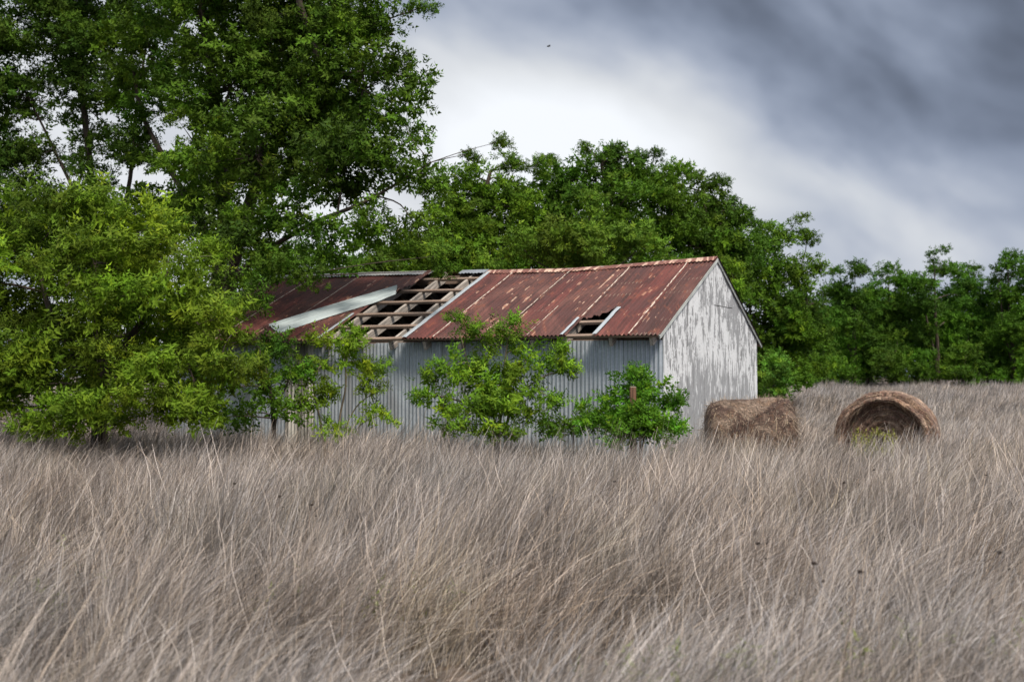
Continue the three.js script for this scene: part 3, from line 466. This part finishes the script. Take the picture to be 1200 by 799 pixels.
function lathe(profile, seed, lump, squash) {   // axis along local z; profile [r, z]
  const n = 96, pos = [], uv = [], idx = [], m = profile.length;
  for (let i = 0; i <= n; i++) { const a = i / n * 6.2832, ca = Math.cos(a), sa = Math.sin(a); profile.forEach(([q, z], j) => { const d = 1 + lump * fbm(ca * 1.8 + seed, sa * 1.8, z * 2.2, 3) + lump * 0.5 * fbm(ca * 7, sa * 7 + seed, z * 9, 3); let y = sa * q * d; y = y < -0.3 ? -0.3 + (y + 0.3) * 0.6 : y; pos.push(ca * q * d * (1 + squash * 0.5), y * (1 - squash * 0.3), z + 0.03 * fbm(ca * 5 + seed, sa * 5, q * 5, 3)); uv.push(i / n * 3, (z + q * 0.9) * 0.7); }); }
  for (let i = 0; i < n; i++) for (let j = 0; j < m - 1; j++) { const a = i * m + j; idx.push(a, a + m, a + 1, a + 1, a + m, a + m + 1); }
  return geoFrom(pos, idx, uv);
}
function straws(root, geo, n, seed, lie, palette, jitter = 0.4) {
  const r = rng(seed), p = geo.attributes.position, nm = geo.attributes.normal, im = new THREE.InstancedMesh(strawGeo, strawMat, n), m = new THREE.Matrix4(), x = new THREE.Vector3(), y = new THREE.Vector3(), z = new THREE.Vector3(), P = new THREE.Vector3(), c = new THREE.Color(); let k = 0, guard = 0;
  while (k < n && guard++ < n * 5) {
    const i = Math.floor(r() * p.count); P.fromBufferAttribute(p, i); z.fromBufferAttribute(nm, i); if (P.y < -0.55) continue;
    P.x += (r() - 0.5) * 0.05; P.z += (r() - 0.5) * 0.06;
    lie(P, y); y.x += (r() - 0.5) * jitter * 2; y.y += (r() - 0.5) * jitter * 2; y.z += (r() - 0.5) * jitter * 2; y.addScaledVector(z, 0.05 - y.dot(z)).normalize(); x.crossVectors(y, z).normalize(); z.crossVectors(x, y);
    const s = 0.35 + 0.6 * r(); m.makeBasis(x.multiplyScalar(s), y.multiplyScalar(s), z.multiplyScalar(s)).setPosition(P); im.setMatrixAt(k, m);
    const q = palette[Math.floor(r() * palette.length)], b = fbm(P.x * 3 + seed, P.y * 3, P.z * 3, 2), v = (0.7 + 0.6 * r()) * (1 + b * 0.9); im.setColorAt(k++, c.setRGB(q[0] * v, q[1] * v, q[2] * v));
  }
  im.count = k; im.name = 'straw'; im.userData.kind = 'stuff'; root.add(im);
}
const PAL = [[0.17, 0.125, 0.092], [0.24, 0.19, 0.148], [0.11, 0.075, 0.053], [0.28, 0.23, 0.18], [0.15, 0.1, 0.07], [0.32, 0.265, 0.2]];
const PALE = [[0.36, 0.28, 0.2], [0.28, 0.21, 0.16], [0.4, 0.31, 0.2], [0.22, 0.16, 0.12]];
{
  const c = at(879, 470, 17.6);
  bale('slumped dark brown hay bale lying beside the white gable', [c.x, terrain(c.x, c.z) + 0.6, c.z], Math.PI / 2 - 0.12, (b) => {
    const prof = [[0.001, -0.66], [0.3, -0.66], [0.5, -0.64], [0.6, -0.58], [0.645, -0.45], [0.66, -0.25], [0.67, 0], [0.685, 0.25], [0.7, 0.45], [0.68, 0.56], [0.58, 0.63], [0.4, 0.66], [0.2, 0.65], [0.001, 0.64]];
    const dense = []; for (let i = 0; i < prof.length - 1; i++) for (let k = 0; k < 3; k++) dense.push([mix(prof[i][0], prof[i + 1][0], k / 3), mix(prof[i][1], prof[i + 1][1], k / 3)]); dense.push(prof[prof.length - 1]);
    const g = lathe(dense, 11.4, 0.09, 0.05); part('bale_body', g, baleMat[1], b);
    straws(b, g, 6000, 21, (P, y) => y.set(P.x > 0 ? P.y : P.y, -Math.abs(P.x) - 0.25, 0).multiplyScalar(1).setX(Math.sign(P.x) * Math.max(0.1, P.y)), PAL.concat(PALE.slice(0, 3)));
  });
  const d = at(1040, 470, 18);
  bale('round hay bale with hollow dark end and layered tan rim standing alone in the grass', [d.x, terrain(d.x, d.z) + 0.66, d.z], -0.42, (b) => {
    const prof = [[0.001, 0.43], [0.08, 0.46], [0.11, 0.42], [0.17, 0.475], [0.2, 0.43], [0.27, 0.485], [0.3, 0.44], [0.37, 0.49], [0.4, 0.45], [0.47, 0.5], [0.5, 0.46], [0.545, 0.5], [0.56, 0.585], [0.6, 0.62], [0.64, 0.6], [0.65, 0.5], [0.63, 0.46], [0.585, 0.44], [0.6, 0.42], [0.66, 0.42], [0.72, 0.4], [0.735, 0.3], [0.735, 0.1], [0.73, -0.1], [0.73, -0.3], [0.72, -0.5], [0.66, -0.6], [0.4, -0.64], [0.001, -0.64]];
    const dense = []; for (let i = 0; i < prof.length - 1; i++) for (let k = 0; k < 3; k++) dense.push([mix(prof[i][0], prof[i + 1][0], k / 3), mix(prof[i][1], prof[i + 1][1], k / 3)]); dense.push(prof[prof.length - 1]);
    const g = lathe(dense.reverse(), 8.1, 0.09, 0.05); part('bale_body', g, baleMat[0], b);
    straws(b, g, 4500, 22, (P, y) => { const q = Math.hypot(P.x, P.y) + 1e-3, s = P.x > 0 ? 1 : -1; y.set(s * P.y / q, -s * P.x / q, 0); if (P.z > 0.35 && q < 0.5) y.set(P.y / q, -P.x / q, 0); }, PALE.concat(PAL.slice(0, 3)), 0.3);
  });
}

// ---------- wooden post ----------
{
  const c = at(742, 470, 15.6), h = at(742, 454, 15.6).y, y0 = terrain(c.x, c.z);
  const p = thing('fence_post', 'short weathered reddish wooden post standing inside the dense green bush', 'post', [c.x, y0, c.z]);
  const pts = []; for (let i = 0; i <= 8; i++) pts.push(new THREE.Vector3(0.012 * N3(i, 2, 3), (h - y0) * i / 8 - (i ? 0 : 0.1), 0.012 * N3(i, 5, 9)));
  part('shaft', tube(pts, 0.05, 0.044, 9, 10), new THREE.MeshStandardMaterial({ map: tex(128, 256, (u, v) => { const n = tile(u, v, 30, 3, 91, 4), k = 1 + n * 0.8; return [120 * k, 88 * k, 70 * k]; }), roughness: 0.95 }), p);
  const top = part('cut_top', new THREE.CylinderGeometry(0.042, 0.045, 0.012, 9), barkPale, p); top.position.set(pts[8].x, h - y0 + 0.004, pts[8].z); top.rotation.x = 0.12;
}

// ---------- bird ----------
{
  const c = at(643, 54, 48), b = thing('bird', 'tiny dark bird gliding far off against the grey cloud', 'bird', c.toArray()); b.rotation.set(0.1, 0.5, 0.25);
  const mat = new THREE.MeshStandardMaterial({ color: new THREE.Color().setRGB(0.02, 0.02, 0.022), roughness: 0.9, side: THREE.DoubleSide });
  const prof = [[0, -0.09], [0.012, -0.07], [0.026, -0.03], [0.03, 0.01], [0.024, 0.045], [0.018, 0.06], [0.02, 0.075], [0.012, 0.09], [0, 0.105]].map(([a, q]) => new THREE.Vector2(a, q));
  const body = new THREE.LatheGeometry(prof, 10); body.rotateZ(-Math.PI / 2);
  const w = []; for (const s of [-1, 1]) w.push(geoFrom([0.04, 0.01, 0, -0.03, 0.01, 0, 0.0, 0.05, s * 0.1, 0.04, 0.01, 0, 0.0, 0.05, s * 0.1, 0.035, 0.05, s * 0.1, 0.035, 0.05, s * 0.1, 0.0, 0.05, s * 0.1, -0.03, 0.035, s * 0.2], null));
  const tail = geoFrom([-0.08, 0, 0, -0.14, 0, 0.03, -0.14, 0, -0.03], null);
  const bn = body.toNonIndexed(); bn.deleteAttribute('uv'); part('body', mergeGeometries([bn, ...w, tail]), mat, b);
}

// ---------- weeds and dead flower stalks in the field ----------
{
  const c = at(1024, 505, 16.6), wg = [], r = rng(61);
  for (let k = 0; k < 16; k++) { const x = (r() - 0.5) * 0.5, z = (r() - 0.5) * 0.25, h = 0.55 + 0.35 * r(); wg.push(tube([new THREE.Vector3(x, 0, z), new THREE.Vector3(x + (r() - 0.5) * 0.08, h * 0.6, z), new THREE.Vector3(x + (r() - 0.5) * 0.2, h, z + (r() - 0.5) * 0.1)], 0.005, 0.002, 4, 5)); }
  const w = thing('weed_clump', 'yellow-green weed stalks standing before the hollow end of the round bale', 'weed', [c.x, terrain(c.x, c.z), c.z]);
  const mat = new THREE.MeshStandardMaterial({ color: new THREE.Color().setRGB(0.3, 0.33, 0.1), roughness: 0.8 });
  part('stems', mergeGeometries(wg), mat, w).userData.kind = 'stuff';
  const m = new THREE.Matrix4(), q = new THREE.Quaternion(), im = new THREE.InstancedMesh(SPRIG.small, leafMat(0.34, 0.36, 0.09), 60); im.name = 'leaves'; im.userData.kind = 'stuff';
  for (let k = 0; k < 60; k++) { q.setFromEuler(new THREE.Euler((r() - 0.5) * 0.9, r() * 6, (r() - 0.5) * 0.9)); m.compose(new THREE.Vector3((r() - 0.5) * 0.6, 0.35 + 0.45 * r(), (r() - 0.5) * 0.3), q, new THREE.Vector3(0.55, 0.75, 0.55)); im.setMatrixAt(k, m); }
  w.add(im);
}
{
  const mat = new THREE.MeshStandardMaterial({ color: new THREE.Color().setRGB(0.035, 0.025, 0.02), roughness: 1 }), stemMat = new THREE.MeshStandardMaterial({ color: new THREE.Color().setRGB(0.2, 0.15, 0.12), roughness: 1 });
  const head = new THREE.IcosahedronGeometry(0.0095, 1); { const p = head.attributes.position; for (let i = 0; i < p.count; i++) { const k = 1 + 0.7 * N3(p.getX(i) * 200, p.getY(i) * 200, p.getZ(i) * 200); p.setXYZ(i, p.getX(i) * k * 1.15, p.getY(i) * k * 0.8, p.getZ(i) * k * 1.15); } head.computeVertexNormals(); }
  const r = rng(88), h = 0.84, stem = tube([new THREE.Vector3(0, 0, 0), new THREE.Vector3(0.03, h * 0.6, 0.01), new THREE.Vector3(0.09, h, 0.02)], 0.0035, 0.002, 4, 6);
  const proto = new THREE.Group(); part('stem', stem, stemMat, proto); part('seed_head', head, mat, proto).position.set(0.09, h, 0.02);
  const side = part('seed_head', head, mat, proto); side.position.set(0.12, h - 0.07, 0.05); side.scale.setScalar(0.6);
  const spots = [[953, 664], [1007, 672], [888, 636], [989, 565], [1024, 550], [1155, 555], [275, 567], [316, 562], [328, 580], [366, 590], [720, 562], [1170, 652]];
  spots.forEach(([px, py], i) => {
    const d = (1.6 - 0.8) / ((py - 440) / F), p = at(px, py, d), o = i ? proto.clone() : proto; o.name = numbered('dead_flower_stalk'); const gy = terrain(p.x, p.z), k = (p.y - gy) / h * (0.98 + 0.05 * r());
    o.position.set(p.x - 0.09, gy, p.z); o.scale.set(1, k, 1); tag(o, 'thin dead flower stalk with dark seed heads rising among the dry grass', 'dead flower', 'dead flower stalks in the field'); scene.add(o);
  });
}
{
  const w = new THREE.Group(); w.name = 'green_undergrowth'; scene.add(w); tag(w, 'small green weeds sprouting low between the dry grass stems', 'undergrowth', null, 'stuff');
  const r = rng(515), spots = [[40, 690, 0.5], [20, 640, 0.5], [1150, 740, 0.7], [1100, 770, 0.6], [930, 775, 0.4], [800, 780, 0.5], [330, 690, 0.5], [470, 690, 0.5], [1030, 500, 0.3]], M = [];
  const m = new THREE.Matrix4(), q = new THREE.Quaternion();
  for (const [px, py, sp] of spots) { const d = 1.3 / ((py - 440) / F); for (let k = 0; k < 20; k++) { const p = at(px, py, d); p.x += (r() + r() - 1) * sp; p.z += (r() + r() - 1) * sp * 1.4; p.y = terrain(p.x, p.z) + 0.05 + 0.22 * r(); q.setFromEuler(new THREE.Euler((r() - 0.5), r() * 6, (r() - 0.5))); const f = 0.4 + 0.5 * r(); m.compose(p, q, new THREE.Vector3(f, f, f)); M.push(...m.elements); } }
  const im = new THREE.InstancedMesh(SPRIG.narrow, leafMat(0.16, 0.2, 0.04), M.length / 16); im.name = 'weed_leaves'; im.instanceMatrix.array.set(M); w.add(im);
}

// ---------- dry grass ----------
{
  const field = new THREE.Group(); field.name = 'dry_grass'; scene.add(field); tag(field, 'tall dry pinkish brown grass covering the whole field', 'grass', null, 'stuff');
  // a patch of many tufts; blades of one tuft lean and tone alike
  function patch(seed, size, tufts, n, hMin, hMax, w, radius, lean, segs) {
    const r = rng(seed), pos = [], col = [], idx = [];
    for (let tf = 0; tf < tufts; tf++) {
      const tx = (r() - 0.5) * size, tz = (r() - 0.5) * size, th = 0.78 + 0.4 * r(), ta = (r() - 0.5) * 1.7, tl = lean * (0.3 + 1.5 * r()), tt = 0.72 + 0.5 * r(), tw = (r() - 0.5) * 0.2;
      for (let b = 0; b < n; b++) {
        const a = r() * 6.2832, q = r() * radius, h = th * mix(hMin, hMax, r() ** 0.8), la = ta + (r() - 0.5) * 1.9, ln = tl * (0.4 + 1.2 * r()), dx = Math.cos(la), dz = Math.sin(la), jx = (r() - 0.5) * 0.3, jz = (r() - 0.5) * 0.3;
        const fa = r() * 6.2832, wx = Math.cos(fa), wz = Math.sin(fa), ww = w * (0.55 + 0.9 * r()), kink = (r() - 0.5) * (r() < 0.07 ? 2.6 : 0.8), ks = 0.35 + 0.5 * r(), droop = r() < 0.3 ? 0.4 + 0.9 * r() : r() * 0.3;
        const pale = r(), tone = tt * (pale < 0.2 ? 1.35 + 0.35 * r() : pale < 0.6 ? 0.24 + 0.26 * r() : 0.7 + 0.4 * r()), warm = tw + (r() - 0.5) * 0.2, c = [tone * (1 + warm * 0.5), tone, tone * (1 - warm * 0.8)];
        let x = tx + Math.cos(a) * q, y = 0, z = tz + Math.sin(a) * q, wob = 0; const o = pos.length / 3, st = h / segs;
        for (let i = 0; i <= segs; i++) {
          const k = i / segs, hw = ww * 0.5 * (1 - 0.78 * k ** 1.6), ang = ln * (0.35 + 1.1 * k) + droop * k * k * k;
          pos.push(x - wx * hw, y, z - wz * hw, x + wx * hw, y, z + wz * hw); col.push(...c, ...c);
          wob += (r() - 0.5) * 0.3; const sx = Math.sin(ang) * dx + jx * (0.5 + k) + (k > ks ? kink * 0.5 : 0) + wob, sz = Math.sin(ang) * dz + jz * (0.5 + k) - wob * 0.4, sy = Math.max(0.08, Math.cos(ang)), l = Math.hypot(sx, sy, sz);
          x += sx / l * st; y += sy / l * st; z += sz / l * st;
          if (i < segs) idx.push(o + i * 2, o + i * 2 + 1, o + i * 2 + 2, o + i * 2 + 1, o + i * 2 + 3, o + i * 2 + 2);
        }
      }
    }
    return geoFrom(pos, idx, null, col);
  }
  const straw = new THREE.MeshStandardMaterial({ color: new THREE.Color().setRGB(0.415, 0.365, 0.33), vertexColors: true, roughness: 0.75, side: THREE.DoubleSide });
  const r = rng(4242), m = new THREE.Matrix4(), q = new THREE.Quaternion(), up = new THREE.Vector3(0, 1, 0), P = new THREE.Vector3(), S = new THREE.Vector3(), c = new THREE.Color();
  function band(name, geos, d0, d1, density, hs) {
    const lists = geos.map(() => [[], []]); let n = 0;
    const total = Math.round(density * 0.5 * (d1 * d1 - d0 * d0) * 1.0 + density * (d1 - d0) * 3);
    for (let i = 0; i < total; i++) {
      // even over the ground: wedge in front of the viewer with a margin at both sides
      const d = Math.sqrt(mix(d0 * d0, d1 * d1, r())), half = 0.5 * d + 1.5, x = (r() * 2 - 1) * half, z = -d;
      if (inBarn(x, z, -0.02)) continue;
      if (baleSpots.some(([bx, bz]) => (x - bx) ** 2 + (z - bz) ** 2 < 0.3)) continue;
      const wave = fbm(x * 0.35 + 3, 2, z * 0.35, 3), clump = fbm(x * 1.5, 7, z * 1.5, 3), big = fbm(x * 0.13, 12, z * 0.13, 2);
      if (clump < -0.14 && r() < 0.85 && d < 12) continue;
      const hollow = Math.exp(-(((d - 5.6 - 0.25 * x) / 0.75) ** 2)) * sm(-2.4, -1.2, x) * sm(2.2, 0.6, x) * sm(-0.25, 0.1, clump + 0.15);
      if (r() < hollow * 0.6) continue;
      const hgt = (1 - 0.35 * hollow) * hs * (1 + wave * 0.5 + clump * 0.4) * (0.82 + 0.36 * r());
      const yaw = (r() - 0.5) * 1.1 + wave * 1.2, tilt = big * 0.5;
      q.setFromAxisAngle(up, yaw); const q2 = new THREE.Quaternion().setFromAxisAngle(new THREE.Vector3(0, 0, 1), -tilt * 0.35); q.premultiply(q2);
      const wide = 0.85 + 0.4 * r(); S.set(wide, hgt, wide); P.set(x, terrain(x, z) - 0.01, z); m.compose(P, q, S);
      const k = Math.floor(r() * geos.length); lists[k][0].push(...m.elements);
      const v = 0.78 + 0.44 * r(), hue = fbm(x * 0.5 + 9, 3, z * 0.5, 3), g = sm(0.12, 0.3, fbm(x * 0.9 + 31, 5, z * 0.9, 3));
      lists[k][1].push(v * (1 + hue * 0.16) * mix(1, 0.94, g), v * mix(1, 0.96, g), v * (1 - hue * 0.16) * mix(1, 0.88, g)); n++;
    }
    geos.forEach((g, k) => { const cnt = lists[k][0].length / 16; if (!cnt) return; const im = new THREE.InstancedMesh(g, straw, cnt); im.name = name; im.instanceMatrix.array.set(lists[k][0]); for (let i = 0; i < cnt; i++) im.setColorAt(i, c.setRGB(lists[k][1][i * 3], lists[k][1][i * 3 + 1], lists[k][1][i * 3 + 2])); field.add(im); });
    console.log(name, n);
  }
  const V = (n, v, ...a) => Array.from({ length: v }, (_, i) => patch(500 + i * 13 + n, ...a));
  band('grass_tuft', V(1, 8, 0.55, 15, 22, 0.38, 1.0, 0.0037, 0.075, 0.55, 8), 2.3, 8, 5, 0.84);
  band('grass_tuft', V(2, 6, 0.6, 15, 24, 0.42, 1.0, 0.0048, 0.085, 0.46, 7), 8, 15, 5, 0.84);
  band('grass_tuft', V(3, 5, 0.8, 20, 22, 0.45, 1.0, 0.0085, 0.12, 0.36, 5), 15, 28, 2.8, 0.84);
  band('grass_tuft', V(4, 4, 1.2, 26, 20, 0.5, 1.0, 0.018, 0.2, 0.3, 4), 28, 64, 1.2, 0.8);
}

scene.traverse((o) => { if (o.isMesh) { o.castShadow = true; o.receiveShadow = true; } });
renderer.render(scene, camera);
